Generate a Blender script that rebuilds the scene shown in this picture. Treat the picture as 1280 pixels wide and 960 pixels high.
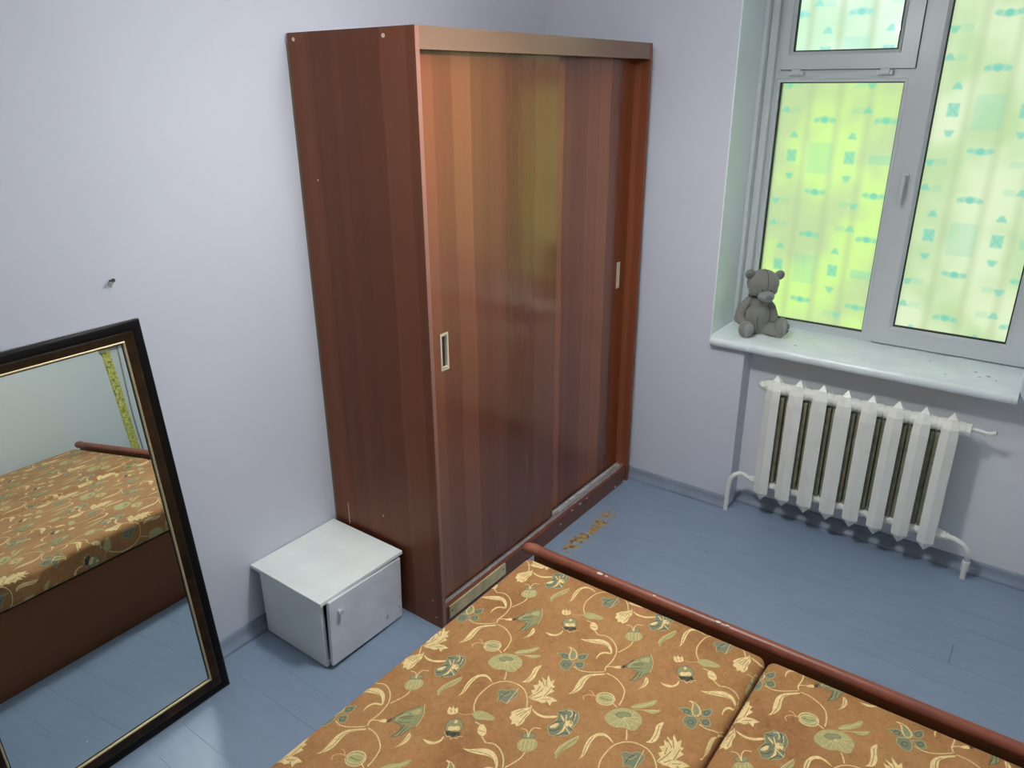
import bpy, bmesh, math, random
import numpy as np
from mathutils import Vector, Matrix
random.seed(7)
for o in list(bpy.data.objects): bpy.data.objects.remove(o, do_unlink=True)
C = bpy.context.scene.collection
SC = bpy.context.scene
# ---------------------------------------------------------------- camera
CAM = (-3.3769, -2.2951, 2.0341); YAW, PITCH, ROLL = 0.9288, -0.3783, -0.0065; FPX = 945.6
f = Vector((math.sin(YAW)*math.cos(PITCH), math.cos(YAW)*math.cos(PITCH), math.sin(PITCH)))
s = f.cross(Vector((0, 0, 1))).normalized(); u = s.cross(f)
s2 = math.cos(ROLL)*s + math.sin(ROLL)*u; u2 = -math.sin(ROLL)*s + math.cos(ROLL)*u
cam = bpy.data.cameras.new('camera'); camo = bpy.data.objects.new('camera', cam); C.objects.link(camo)
m = Matrix((s2, u2, -f)).transposed().to_4x4(); m.translation = CAM; camo.matrix_world = m
cam.sensor_fit = 'HORIZONTAL'; cam.sensor_width = 36; cam.lens = FPX*36/1280; cam.clip_start = .05
SC.camera = camo
# ---------------------------------------------------------------- world, exposure
w = bpy.data.worlds.new('world'); SC.world = w; w.use_nodes = True
w.node_tree.nodes['Background'].inputs[0].default_value = (.75, .85, 1, 1)
w.node_tree.nodes['Background'].inputs[1].default_value = 1.0
vs = SC.view_settings
vs.view_transform = 'Standard'; vs.look = 'None'; vs.gamma = 1; vs.use_curve_mapping = False; vs.exposure = 0.26
LAMP = (-1.60, -1.22, 2.34); LAMP_R = .12; LAMP_E = 118.0
SHEET_E = 1.0

# ---------------------------------------------------------------- materials
def mat(name, col=(.8, .8, .8), rough=.5, metal=0, ior=None, bump=0, bscale=40, var=0, vscale=6, emis=None, estr=0, sheen=0, det=3):
    m = bpy.data.materials.new(name); m.use_nodes = True; nt = m.node_tree; n = nt.nodes; b = n['Principled BSDF']
    b.inputs['Base Color'].default_value = (*col, 1); b.inputs['Roughness'].default_value = rough; b.inputs['Metallic'].default_value = metal
    if ior: b.inputs['IOR'].default_value = ior
    if sheen: b.inputs['Sheen Weight'].default_value = sheen; b.inputs['Sheen Roughness'].default_value = .4
    tc = n.new('ShaderNodeTexCoord')
    if var:
        t = n.new('ShaderNodeTexNoise'); t.inputs['Scale'].default_value = vscale; t.inputs['Detail'].default_value = det
        nt.links.new(tc.outputs['Object'], t.inputs['Vector'])
        r = n.new('ShaderNodeMapRange'); r.inputs[1].default_value = .3; r.inputs[2].default_value = .7; r.inputs[3].default_value = 1-var; r.inputs[4].default_value = 1+var*.6
        nt.links.new(t.outputs[0], r.inputs[0])
        v = n.new('ShaderNodeVectorMath'); v.operation = 'SCALE'; v.inputs[0].default_value = col
        nt.links.new(r.outputs[0], v.inputs['Scale']); nt.links.new(v.outputs[0], b.inputs['Base Color'])
    if bump:
        t = n.new('ShaderNodeTexNoise'); t.inputs['Scale'].default_value = bscale; t.inputs['Detail'].default_value = 4
        nt.links.new(tc.outputs['Object'], t.inputs['Vector'])
        bp = n.new('ShaderNodeBump'); bp.inputs['Strength'].default_value = bump; bp.inputs['Distance'].default_value = .004
        nt.links.new(t.outputs[0], bp.inputs['Height']); nt.links.new(bp.outputs[0], b.inputs['Normal'])
    if emis:
        b.inputs['Emission Color'].default_value = (*emis, 1); b.inputs['Emission Strength'].default_value = estr
    return m

class NT:
    """tiny helper to write node graphs"""
    def __init__(s, m): s.nt = m.node_tree; s.n = s.nt.nodes
    def node(s, t, **k):
        x = s.n.new(t)
        for a, v in k.items(): setattr(x, a, v)
        return x
    def put(s, sock, v):
        if isinstance(v, bpy.types.NodeSocket): s.nt.links.new(v, sock)
        else: sock.default_value = v
    def math(s, op, a, b=0, c=0):
        x = s.n.new('ShaderNodeMath'); x.operation = op
        s.put(x.inputs[0], a); s.put(x.inputs[1], b); s.put(x.inputs[2], c); return x.outputs[0]
    def xyz(s, v):
        x = s.n.new('ShaderNodeSeparateXYZ'); s.put(x.inputs[0], v); return x.outputs
    def comb(s, a, b, c):
        x = s.n.new('ShaderNodeCombineXYZ'); s.put(x.inputs[0], a); s.put(x.inputs[1], b); s.put(x.inputs[2], c); return x.outputs[0]
    def noise(s, vec, scale, det=3, rough=.5, dist=0):
        x = s.n.new('ShaderNodeTexNoise'); s.put(x.inputs['Vector'], vec); x.inputs['Scale'].default_value = scale
        x.inputs['Detail'].default_value = det; x.inputs['Roughness'].default_value = rough; x.inputs['Distortion'].default_value = dist; return x.outputs[0]
    def ramp(s, v, stops):
        x = s.n.new('ShaderNodeValToRGB'); s.put(x.inputs[0], v); e = x.color_ramp.elements
        while len(e) < len(stops): e.new(.5)
        for q, (p, c) in zip(e, stops): q.position = p; q.color = (*c, 1)
        return x.outputs[0]
    def mix(s, f, a, b, t='MIX'):
        x = s.n.new('ShaderNodeMix'); x.data_type = 'RGBA'; x.blend_type = t
        s.put(x.inputs[0], f); s.put(x.inputs[6], a if isinstance(a, bpy.types.NodeSocket) else (*a, 1)); s.put(x.inputs[7], b if isinstance(b, bpy.types.NodeSocket) else (*b, 1)); return x.outputs[2]
    def step(s, v, a, b):
        x = s.n.new('ShaderNodeMapRange'); x.interpolation_type = 'SMOOTHSTEP'; s.put(x.inputs[0], v); x.inputs[1].default_value = a; x.inputs[2].default_value = b; return x.outputs[0]
    def bump(s, h, strength, dist=.003):
        x = s.n.new('ShaderNodeBump'); x.inputs['Strength'].default_value = strength; x.inputs['Distance'].default_value = dist; s.put(x.inputs['Height'], h); return x.outputs[0]

def wood_mat(name, axis, seed=0., lo=(.085, .030, .020), hi=(.20, .078, .045), rough=.22, ior=1.75, width=.095, tint=(1, .80, .60)):
    """laminate of broad upright staves; axis is the one across the staves"""
    m = mat(name, hi, rough); g = NT(m); b = g.n['Principled BSDF']; b.inputs['IOR'].default_value = ior; b.inputs['Specular Tint'].default_value = (*tint, 1)
    p = g.node('ShaderNodeTexCoord').outputs['Object']; X = g.xyz(p)
    a = X[axis]; z = X[2]
    wob = g.math('MULTIPLY_ADD', g.noise(g.comb(a, seed, g.math('MULTIPLY', z, .8)), 3.0, 3), .03, seed)
    t = g.math('DIVIDE', g.math('ADD', a, wob), width)
    def wn(v):
        x = g.n.new('ShaderNodeTexWhiteNoise'); x.noise_dimensions = '1D'; g.put(x.inputs['W'], v); return x.outputs[0]
    fl = g.math('FLOOR', t); fr = g.math('SUBTRACT', t, fl)
    s1 = g.step(fr, .0, .12)
    big = g.math('ADD', g.math('MULTIPLY', wn(fl), s1), g.math('MULTIPLY', wn(g.math('SUBTRACT', fl, 1)), g.math('SUBTRACT', 1, s1)))
    fl2 = g.math('FLOOR', g.math('MULTIPLY', t, 2.7)); sm = wn(g.math('ADD', fl2, 31.7))
    grain = g.noise(g.comb(g.math('MULTIPLY', a, 60), seed, g.math('MULTIPLY', z, 1.6)), 3.0, 5, .6, .4)
    fine = g.noise(g.comb(g.math('MULTIPLY', a, 260), seed, g.math('MULTIPLY', z, 9)), 1.5, 3)
    v = g.math('ADD', g.math('MULTIPLY', big, .66), g.math('MULTIPLY', sm, .14))
    v = g.math('ADD', v, g.math('MULTIPLY', grain, .22)); v = g.math('ADD', v, g.math('MULTIPLY', fine, .10))
    col = g.ramp(v, [(.10, lo), (.45, tuple(.55*l+.45*h for l, h in zip(lo, hi))), (.85, hi)])
    g.nt.links.new(col, b.inputs['Base Color'])
    g.nt.links.new(g.bump(fine, .012, .001), b.inputs['Normal'])
    return m

def raster(w_, h_, strokes, ss=1):
    """strokes: (rgb, width_px or 0, [(x, y)] in px) drawn on a wrapping tile; returns rgb + coverage"""
    col = np.zeros((h_, w_, 3)); al = np.zeros((h_, w_))
    for c, wd, P in strokes:
        P = np.array(P, float); pad = wd/2+2
        x0, y0 = np.floor(P.min(0)-pad).astype(int); x1, y1 = np.ceil(P.max(0)+pad).astype(int)
        gx, gy = np.meshgrid(np.arange(x0, x1+1)+.5, np.arange(y0, y1+1)+.5)
        d = np.full(gx.shape, 1e9); Q = P if wd else np.vstack([P, P[:1]])
        for a, b in zip(Q[:-1], Q[1:]):
            v = b-a; L = v@v+1e-9; t = np.clip(((gx-a[0])*v[0]+(gy-a[1])*v[1])/L, 0, 1)
            d = np.minimum(d, np.hypot(gx-a[0]-t*v[0], gy-a[1]-t*v[1]))
        if wd: cov = np.clip(wd/2-d+.5, 0, 1)
        else:
            ins = np.zeros(gx.shape, bool)
            for a, b in zip(Q[:-1], Q[1:]):
                k = (a[1] > gy) != (b[1] > gy)
                with np.errstate(divide='ignore', invalid='ignore'):
                    xi = (b[0]-a[0])*(gy-a[1])/(b[1]-a[1])+a[0]
                ins ^= k & (gx < xi)
            cov = np.clip(np.where(ins, d, -d)+.5, 0, 1)
        ix = np.mod(gx.astype(int) if x0 >= 0 else np.floor(gx).astype(int), w_); iy = np.mod(np.floor(gy).astype(int), h_)
        o = al[iy, ix]; col[iy, ix] = col[iy, ix]*(1-cov[..., None])+np.array(c)*cov[..., None]; al[iy, ix] = np.maximum(o, cov)
    return col, al

def make_image(name, col, al):
    h_, w_ = al.shape; a = np.ones((h_, w_, 4), np.float32); a[..., :3] = np.where(al[..., None] > .001, col/np.maximum(al[..., None], 1e-3), 0); a[..., :3] = np.clip(a[..., :3], 0, 1); a[..., 3] = al
    im = bpy.data.images.new(name, w_, h_, alpha=True); im.alpha_mode = 'CHANNEL_PACKED'; im.pixels.foreach_set(a.ravel()); im.update(); im.pack(); return im

# ---------------------------------------------------------------- mesh helpers
def newbm(): return bmesh.new()
def box(bm, x0, x1, y0, y1, z0, z1, bev=0, seg=2):
    if x0 > x1: x0, x1 = x1, x0
    if y0 > y1: y0, y1 = y1, y0
    r = bmesh.ops.create_cube(bm, size=1); vs_ = r['verts']
    for v in vs_: v.co = Vector(((x0+x1)/2+v.co.x*(x1-x0), (y0+y1)/2+v.co.y*(y1-y0), (z0+z1)/2+v.co.z*(z1-z0)))
    if bev:
        es = list({e for v in vs_ for e in v.link_edges}); bmesh.ops.bevel(bm, geom=es, offset=bev, segments=seg, profile=.5, affect='EDGES')
    return bm
def prism(bm, pts, lo, hi, axis=1):
    """polygon in the two other axes extruded along axis"""
    def co(p, q):
        return {0: (q, p[0], p[1]), 1: (p[0], q, p[1]), 2: (p[0], p[1], q)}[axis]
    a = [bm.verts.new(co(p, lo)) for p in pts]; b = [bm.verts.new(co(p, hi)) for p in pts]; n = len(pts)
    bm.faces.new(a); bm.faces.new(b[::-1])
    for i in range(n): bm.faces.new((a[i], b[i], b[(i+1) % n], a[(i+1) % n]))
    bmesh.ops.recalc_face_normals(bm, faces=bm.faces); return bm
def tube(bm, pts, r, seg=12, caps=True):
    pts = [Vector(p) for p in pts]; rs = r if isinstance(r, (list, tuple)) else [r]*len(pts); rings = []
    t0 = (pts[1]-pts[0]).normalized(); ref = Vector((0, 0, 1)) if abs(t0.z) < .9 else Vector((1, 0, 0)); nrm = t0.cross(ref).normalized()
    for i, p in enumerate(pts):
        t = (pts[min(i+1, len(pts)-1)]-pts[max(i-1, 0)]).normalized()
        nrm = (nrm-t*nrm.dot(t)).normalized(); bn = t.cross(nrm)
        rings.append([bm.verts.new(p+(nrm*math.cos(a)+bn*math.sin(a))*rs[i]) for a in [2*math.pi*k/seg for k in range(seg)]])
    for a, b in zip(rings[:-1], rings[1:]):
        for k in range(seg): bm.faces.new((a[k], a[(k+1) % seg], b[(k+1) % seg], b[k]))
    if caps: bm.faces.new(rings[0][::-1]); bm.faces.new(rings[-1])
    return bm
def smooth_path(pts, n=6):
    P = [Vector(p) for p in pts]; P = [P[0]*2-P[1]]+P+[P[-1]*2-P[-2]]; out = []
    for i in range(1, len(P)-2):
        for k in range(n):
            t = k/n; a, b, c, d = P[i-1:i+3]
            out.append(.5*((2*b)+(c-a)*t+(2*a-5*b+4*c-d)*t*t+(3*b-a-3*c+d)*t**3))
    out.append(P[-2]); return out
def ball(bm, c, r, rot=None, seg=24):
    r = r if isinstance(r, (list, tuple)) else (r, r, r)
    res = bmesh.ops.create_uvsphere(bm, u_segments=seg, v_segments=seg//2, radius=1)
    for v in res['verts']:
        p = Vector((v.co.x*r[0], v.co.y*r[1], v.co.z*r[2]))
        if rot is not None: p = rot @ p
        v.co = p+Vector(c)
    return bm
def ring(bm, a0, a1, b0, b1, t, x0, x1, axis=0, t2=None):
    """rectangular frame in the plane across `axis`; t = width of its members (left, right, bottom, top) or one number"""
    t = t if isinstance(t, (list, tuple)) else (t, t, t, t)
    O = [(a0, b0), (a1, b0), (a1, b1), (a0, b1)]; I = [(a0+t[0], b0+t[2]), (a1-t[1], b0+t[2]), (a1-t[1], b1-t[3]), (a0+t[0], b1-t[3])]
    def co(p, q): return {0: (q, p[0], p[1]), 1: (p[0], q, p[1]), 2: (p[0], p[1], q)}[axis]
    V = [[bm.verts.new(co(p, q)) for p in L] for L in (O, I) for q in (x0, x1)]
    of, ob, inf, ib = V
    for i in range(4):
        j = (i+1) % 4
        bm.faces.new((of[i], of[j], inf[j], inf[i])); bm.faces.new((ob[i], ib[i], ib[j], ob[j]))
        bm.faces.new((of[i], ob[i], ob[j], of[j])); bm.faces.new((inf[i], inf[j], ib[j], ib[i]))
    bmesh.ops.recalc_face_normals(bm, faces=bm.faces); return bm

def link(name, bm, m, parent=None, loc=None, smooth=False, label=None, shift=True):
    """bm is in world coordinates; shift moves it to the frame of its parent (an unrotated empty) or of loc"""
    me = bpy.data.meshes.new(name); org = Vector((0, 0, 0))
    if shift:
        if parent is not None: org = parent.matrix_world.translation.copy()
        elif loc is not None: org = Vector(loc)
    for v in bm.verts: v.co -= org
    if bm.faces: bmesh.ops.recalc_face_normals(bm, faces=bm.faces)
    bm.to_mesh(me); bm.free()
    if smooth:
        for p in me.polygons: p.use_smooth = True
        if smooth != 'all': me.set_sharp_from_angle(angle=math.radians(40))
    me.materials.append(m); o = bpy.data.objects.new(name, me); C.objects.link(o)
    if parent is not None: o.parent = parent
    elif loc is not None: o.location = loc
    if label: o['label'] = label
    return o
def sub(name, bm, m, parent, root, **k):
    """sub-part: parent is a mesh part whose own origin equals the root's"""
    me_org = root.matrix_world.translation if root else Vector()
    for v in bm.verts: v.co -= me_org
    o = link(name, bm, m, None, shift=False, **k); o.parent = parent; return o
def empty(name, loc, label=None, cat=None, group=None, kind=None, mtx=None):
    o = bpy.data.objects.new(name, None); C.objects.link(o); o.empty_display_size = .05
    if mtx is not None: o.matrix_world = mtx
    else: o.location = loc; o.matrix_world = Matrix.Translation(loc)
    if label: o['label'] = label
    if cat: o['category'] = cat
    if group: o['group'] = group
    if kind: o['kind'] = kind
    return o
def tag(o, label, cat, group=None, kind=None):
    o['label'] = label; o['category'] = cat
    if group: o['group'] = group
    if kind: o['kind'] = kind
    return o
def struct(o, label=None, cat=None):
    o['kind'] = 'structure'
    if label: o['label'] = label
    if cat: o['category'] = cat
    return o
MOTIFS = 'c2.2:619,-231,575,-294,515,-332,455,-338,396,-332,349,-293,324,-237,319,-154,342,-85,386,-27,440,18;c2.2:279,-326,313,-298,336,-286;c2.2:-19,273,-17,341,6,408,40,470,104,503,151,511;c2.2:-270,-12,-289,36,-278,99,-245,162,-197,209,-126,232,-86,232,-54,229,-26,249;c2.2:-330,242,-293,252,-241,235,-195,214;c2.2:37,39,46,81,40,128,19,179,-24,252;c2.2:-60,228,-76,251,-85,276;c2.2:-289,-63,-277,-34,-270,-12;b0:421,-257,396,-240,395,-204,366,-182,361,-136,385,-113,430,-116,471,-126,460,-171,488,-193,451,-208;p1.2:421,-257,396,-240,395,-204,366,-182,361,-136,385,-113,430,-116,471,-126,460,-171,488,-193,451,-208,421,-257;c1.2:340,-150,373,-143,422,-134,466,-126;p1.5:429,-215,428,-178,393,-165;d1.2:454,-195,420,-197,392,-181;c0:577,-451,540,-448,482,-480,423,-495,374,-474,353,-434,363,-376,393,-324,378,-370,369,-415,390,-458,435,-460,491,-443,531,-433;m0.9:528,-443,467,-471,408,-475;c0:299,-181,270,-160,217,-169,163,-196,115,-162,178,-148,230,-121,277,-126;m0.8:274,-147,218,-150,160,-172;p0:275,-512,228,-518,187,-497,158,-460,139,-403,141,-348,158,-303,194,-275,225,-278,253,-276,271,-311,271,-358,292,-391,298,-440;g0:176,-375,184,-372,193,-376,202,-389,211,-401,220,-419,223,-437,222,-450,218,-461,213,-464,203,-459,192,-450,183,-435,176,-417,171,-399,172,-386;c0.7:207,-399,292,-446;c0.7:207,-399,287,-396;c0.7:207,-399,267,-361;c0.7:207,-399,265,-317;c0.7:207,-399,238,-282;c0.7:207,-399,196,-280;c0.7:207,-399,165,-313;p0:133,-422,90,-399,58,-349,19,-323,7,-292,50,-292,85,-321,121,-368;p0:115,-337,90,-297,54,-231,81,-232,110,-259,116,-308;c1:130,-407,84,-350,33,-309;c1:136,-388,103,-312,73,-241;p0:129,460,146,466,163,462,179,450,190,430,195,407,194,381,186,359,172,345,155,336,138,341,121,353,111,373,106,399,107,422,115,446;c1.8:129,460,146,466,165,465,181,453,192,433,197,407,196,384,186,359,172,345,155,336,136,340,120,352,109,373,104,396,105,422,115,444,129,460;c1.2:132,453,144,453,155,449,166,436,175,419,180,401,181,380,177,364,169,353,157,350,146,354,135,367,126,384,121,405,120,426,124,442,132,453;d1:158,363,155,410,143,440;g1.2:144,344,118,371,112,415;c2:157,467,170,510;s1.8:164,342,158,311,144,286,147,268;s2:164,342,170,285,201,261,219,286;g1.2:160,324,178,356;c0:241,157,208,178,147,156,86,144,40,170,-17,265,-2,269,25,226,56,192,97,194,160,217,212,197;m0.9:216,184,154,195,81,172,41,196;c0:366,-44,336,-38,317,-68,298,-51,280,-89,258,-64,227,-92,234,-55,197,-92,212,-46,166,-60,203,-10,177,4,220,27,219,51,249,45,252,74,287,58,307,51,297,93,303,148,327,121,353,130,344,88,361,71,362,37,370,3;m1.1:361,-31,313,-11,275,-6;m1.1:315,41,237,34;m1.1:216,-72,252,-15;m1.1:195,-50,247,-5;m1.1:305,-27,265,-40;m1.1:337,48,315,94;m1.1:335,79,349,112;m1.1:353,2,320,29;c0:-588,30,-549,69,-509,63,-473,84,-432,61,-450,39,-428,19,-456,7,-461,-30,-490,-32,-496,-53,-529,-35,-562,2;m0.9:-567,36,-501,25;m0.9:-548,24,-500,-1;m0.9:-538,51,-460,59;m0.9:-551,3,-505,-25;c2.2:-592,27,-562,49;c0:-586,37,-571,88,-572,151,-615,229,-596,233,-562,177,-554,118,-564,68;b0:476,227,446,235,414,249,362,204,342,234,312,248,316,292,309,323,342,357,377,372,405,366,440,389,477,378,502,330,519,282,495,252;p1.3:476,227,446,235,414,249,362,204,342,234,312,248,316,292,309,323,342,357,377,372,405,366,440,389,477,378,502,330,519,282,495,252,476,227;c0:474,235,437,253,423,278,457,283,477,258;c0:376,233,373,249,393,289,410,296;c0:510,297,492,319,456,325,424,312,423,330,478,347;c0:424,312,395,300,375,322,390,360,424,359;c1.8:424,312,453,382;c1.8:414,312,420,364;c1.8:407,311,360,272;c1.8:329,256,321,282,342,304,361,303;c1.8:328,319,368,340;d1.5:492,257,483,287,452,306;d1.5:364,214,356,263;d1.5:321,298,355,331,379,333;d1.5:505,325,461,346,462,377;d1.5:463,236,425,250,413,278;d1.5:417,338,428,380;p0:375,322,378,351,395,350,398,329;p0:-401,402,-451,394,-505,414,-560,444,-543,463,-486,462,-436,428,-368,441;c1:-401,402,-451,394,-505,414,-560,444;m0.7:-393,426,-455,422,-540,448;p0:-400,274,-383,280,-364,279,-346,267,-331,250,-324,224,-323,201,-330,177,-344,160,-361,154,-380,155,-398,165,-413,185,-421,210,-422,234,-414,258;g0:-444,214,-436,217,-427,212,-416,203,-407,190,-402,175,-398,159,-399,146,-405,138,-412,138,-422,142,-431,149,-440,165,-445,180,-448,195,-448,208;c0.8:-383,163,-327,206;c0.8:-394,183,-338,223;c0.8:-406,208,-350,249;c0.8:-415,226,-359,269;c1.6:-415,179,-450,138,-440,99;c1.8:-415,182,-444,162,-481,159,-493,203;p0:-383,-263,-418,-241,-429,-195,-429,-138,-422,-95,-396,-102,-381,-153,-361,-191,-368,-236;c0:-331,-147,-361,-136,-342,-82,-313,-57,-289,-63,-293,-113;m0.9:-312,-120,-320,-81;c2:-346,-187,-346,-132;g1.5:-360,-206,-350,-153;c0:-179,-114,-195,-62,-218,-30,-250,33,-246,99,-212,159,-159,198,-181,160,-205,125,-214,80,-197,24,-179,-51;m0.8:-190,-52,-214,28,-221,93,-183,163;c0:-73,128,-119,118,-152,134,-165,188,-175,177,-169,135,-144,106,-104,108;c0:-85,269,-118,308,-92,333,-75,282;d0:-110,319,-138,330,-113,350,-96,333;g0:-121,339,-186,348,-232,379,-291,425,-242,478,-196,504,-156,520,-123,496,-77,499,-34,449,-83,452,-126,443,-122,397;d0.8:-121,339,-186,348,-232,379,-291,425,-242,478,-196,504,-156,520,-123,496,-77,499,-34,449,-83,452,-126,443,-122,397,-121,339;p0:-213,383,-270,434,-226,466,-208,430;d1.1:-128,352,-166,378,-200,436;d1.1:-128,391,-160,457;d1.1:-38,447,-92,461,-132,446;d1.1:-157,387,-187,437;d1.1:-136,336,-192,358;d1.1:-131,472,-69,481;c1.1:-291,425,-244,480,-198,507,-156,520;c1:-127,360,-178,370,-200,394;c0:27,506,-8,535,-53,542,-115,515,-104,549,-77,569,-39,567,1,535;m0.7:3,528,-45,553,-99,539;g0:-291,-228,-271,-216,-253,-215,-236,-222,-223,-236,-216,-257,-217,-280,-225,-305,-241,-324,-259,-335,-278,-339,-296,-330,-309,-315,-316,-295,-313,-268,-305,-247;c0:-239,-303,-257,-301,-264,-273,-284,-256,-272,-227,-253,-223,-248,-251,-232,-263,-227,-284;c0:-280,-303,-309,-310,-298,-278,-283,-285;d0:-210,-296,-230,-276,-235,-242,-258,-213,-229,-182,-228,-213,-202,-212,-212,-246,-188,-260;c1.2:-210,-296,-192,-253,-203,-240,-188,-213,-211,-215,-208,-186,-227,-195,-238,-172;c0:-117,622,-124,671,-132,712,-160,731,-189,724,-186,737,-154,747,-121,728,-103,685;s1.4:-345,-336,-350,-297,-377,-254;c0:-321,-410,-358,-431,-349,-401,-374,-411,-354,-378,-381,-380,-345,-336,-320,-355,-309,-383;m0.8:-342,-401,-326,-374;m0.8:-350,-373,-337,-356;b0:-1,851,-30,891,-32,935,3,966,17,938,6,893;p1.4:-1,851,-30,891,-32,935,3,966,17,938,6,893,-1,851;d1:-14,929,-8,929,-2,929,3,927,7,922,8,914,8,907,6,901,2,898,-4,895,-9,895,-15,900,-18,905,-20,910,-20,918,-18,923,-14,929;b0:24,928,-2,992,33,1023,89,1024,88,980,64,928;p1.4:24,928,-2,992,33,1023,89,1024,88,980,64,928,24,928;d1:41,995,47,995,53,996,58,993,62,988,63,981,63,975,61,967,57,965,52,962,46,961,40,966,37,971,35,976,35,984,37,989,41,995;b0:-51,989,-104,1043,-47,1065,-16,1020;p1.4:-51,989,-104,1043,-47,1065,-16,1020,-51,989;d1:-63,1043,-57,1046,-51,1046,-46,1041,-42,1036,-40,1031,-39,1024,-43,1018,-47,1013,-52,1012,-58,1012,-64,1014,-67,1022,-69,1027,-69,1035,-67,1040,-63,1043;b0:6,1011,-32,1066,21,1108,38,1060;p1.4:6,1011,-32,1066,21,1108,38,1060,6,1011;d1:1,1078,6,1079,12,1079,16,1074,21,1069,23,1064,23,1056,21,1051,17,1048,11,1045,5,1045,0,1050,-4,1055,-6,1060,-5,1068,-3,1073,1,1078;g0:-83,885,-75,917,-25,938,1,971,-8,994,-38,998,-71,961,-86,921;c2.2:-83,885,-75,917,-25,938,1,971,-8,994,-38,998,-71,961,-86,921,-83,885'

# ---------------------------------------------------------------- shared materials
M_wall = mat('lilac_wall_paint', (.67, .69, .79), .55, bump=.12, bscale=18, var=.03, vscale=1.2)
M_reveal = mat('white_reveal_paint', (.86, .94, .985), .4, bump=.1, bscale=14, var=.03, vscale=3)
M_niche = mat('niche_paint', (.78, .785, .82), .5, bump=.12, bscale=18, var=.04, vscale=2)
M_ceil = mat('ceiling_paint', (.92, .92, .92), .7, bump=.1)
M_base = mat('grey_blue_gloss_paint', (.24, .29, .37), .4, bump=.1, var=.15, vscale=8)
M_white = mat('white_plastic', (.61, .655, .67), .28, bump=.02)
M_sill = mat('white_gloss_sill', (.84, .92, .93), .22, bump=.12, bscale=25, var=.06, vscale=9)
M_black = mat('black_gasket_and_shadow', (.012, .012, .012), .6)
M_rad = mat('cream_radiator_enamel', (.88, .88, .82), .3, bump=.25, bscale=60, var=.04, vscale=12)
M_olive = mat('unpainted_radiator_iron', (.24, .225, .155), .6, bump=.25, bscale=40, var=.3, vscale=30)
M_steel = mat('aluminium', (.85, .85, .84), .5, metal=1, bump=.05, bscale=200, var=.15, vscale=40)
M_nickel = mat('brushed_nickel', (.85, .78, .62), .4, metal=.5)
M_dark = mat('dark_recess', (.02, .017, .012), .5)

# ================================================================ STRUCTURE
WX = .3348                      # room face of the window frame
YF = -2.85; XL = -4.2; ZC = 2.75
# floor
b = newbm(); box(b, XL, .108, YF, 0, -.10, -.0155); floor = struct(link('floor', b, mat('floor_sub_base', (.06, .08, .11), .8)), 'floor of narrow boards under worn grey-blue gloss paint', 'floor')
def floor_mat():
    m = mat('grey_blue_floor_paint', (.2, .25, .34), .3); g = NT(m); bs = g.n['Principled BSDF']; bs.inputs['IOR'].default_value = 1.55
    p = g.node('ShaderNodeNewGeometry').outputs['Position']; X = g.xyz(p)
    n1 = g.noise(p, 1.4, 3); n2 = g.noise(g.comb(g.math('MULTIPLY', X[0], 5), X[1], 0), 6, 4); n3 = g.noise(p, 70, 3)
    v = g.math('ADD', g.math('MULTIPLY', n1, .5), g.math('ADD', g.math('MULTIPLY', n2, .35), g.math('MULTIPLY', n3, .15)))
    col = g.ramp(v, [(.3, (.215, .285, .385)), (.5, (.245, .32, .43)), (.7, (.275, .355, .47))])
    # worn patch where the paint has flaked off along the wardrobe
    yy = g.math('ADD', X[1], g.math('MULTIPLY', g.math('SUBTRACT', g.noise(p, 9, 2), .5), .06))
    band = g.math('MULTIPLY', g.step(g.math('ABSOLUTE', g.math('ADD', yy, .695)), .038, .012), g.math('MULTIPLY', g.step(X[0], -.86, -.80), g.step(X[0], -.36, -.42)))
    fl = g.math('MULTIPLY', band, g.step(g.noise(p, 26, 4, .6), .43, .50))
    col = g.mix(fl, col, g.ramp(g.noise(p, 45, 3), [(.35, (.15, .07, .03)), (.5, (.42, .26, .08)), (.65, (.50, .38, .14))]))
    # dust and crumbs
    vo = g.node('ShaderNodeTexVoronoi'); g.put(vo.inputs['Vector'], p); vo.inputs['Scale'].default_value = 9
    r = g.xyz(vo.outputs['Color'])
    dot = g.math('MULTIPLY', g.math('LESS_THAN', vo.outputs['Distance'], g.math('MULTIPLY', r[1], .035)), g.math('GREATER_THAN', r[0], .72))
    col = g.mix(dot, col, g.mix(g.math('GREATER_THAN', r[2], .4), (.03, .03, .035), (.7, .72, .72)))
    g.nt.links.new(col, bs.inputs['Base Color'])
    h = g.math('ADD', g.math('MULTIPLY', n2, .7), g.math('MULTIPLY', g.noise(p, 30, 4), .5))
    g.nt.links.new(g.bump(h, .22, .004), bs.inputs['Normal'])
    g.nt.links.new(g.math('ADD', .26, g.math('MULTIPLY', n3, .14)), bs.inputs['Roughness'])
    return m
M_floor = floor_mat()
pitch = .1245; k0 = -.60; i = 0; edges = []
x = k0
while x > XL: x -= pitch
xs = []
while x < .108: xs.append(x); x += pitch
xs.append(x)
rr = random.Random(3); nplank = 0
for a, bx in zip(xs[:-1], xs[1:]):
    a2, b2 = max(a, XL)+.0003, min(bx, .108)-.0003
    if b2-a2 < .01: continue
    cuts = [0, YF]
    if abs(a+.60) < .01: cuts = [0, -2.255, YF]
    elif rr.random() < .4 and not (-1.4 < a < -.2): cuts = [0, -rr.uniform(1.0, 2.6), YF]
    for y1, y0 in zip(cuts[:-1], cuts[1:]):
        b = newbm(); box(b, a2, b2, y0+(.0008 if y0 > YF else 0), y1-(.0008 if y1 < 0 else 0), -.0155, -rr.uniform(0, .0004))
        o = link('floor_plank', b, M_floor); o.parent = floor
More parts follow.
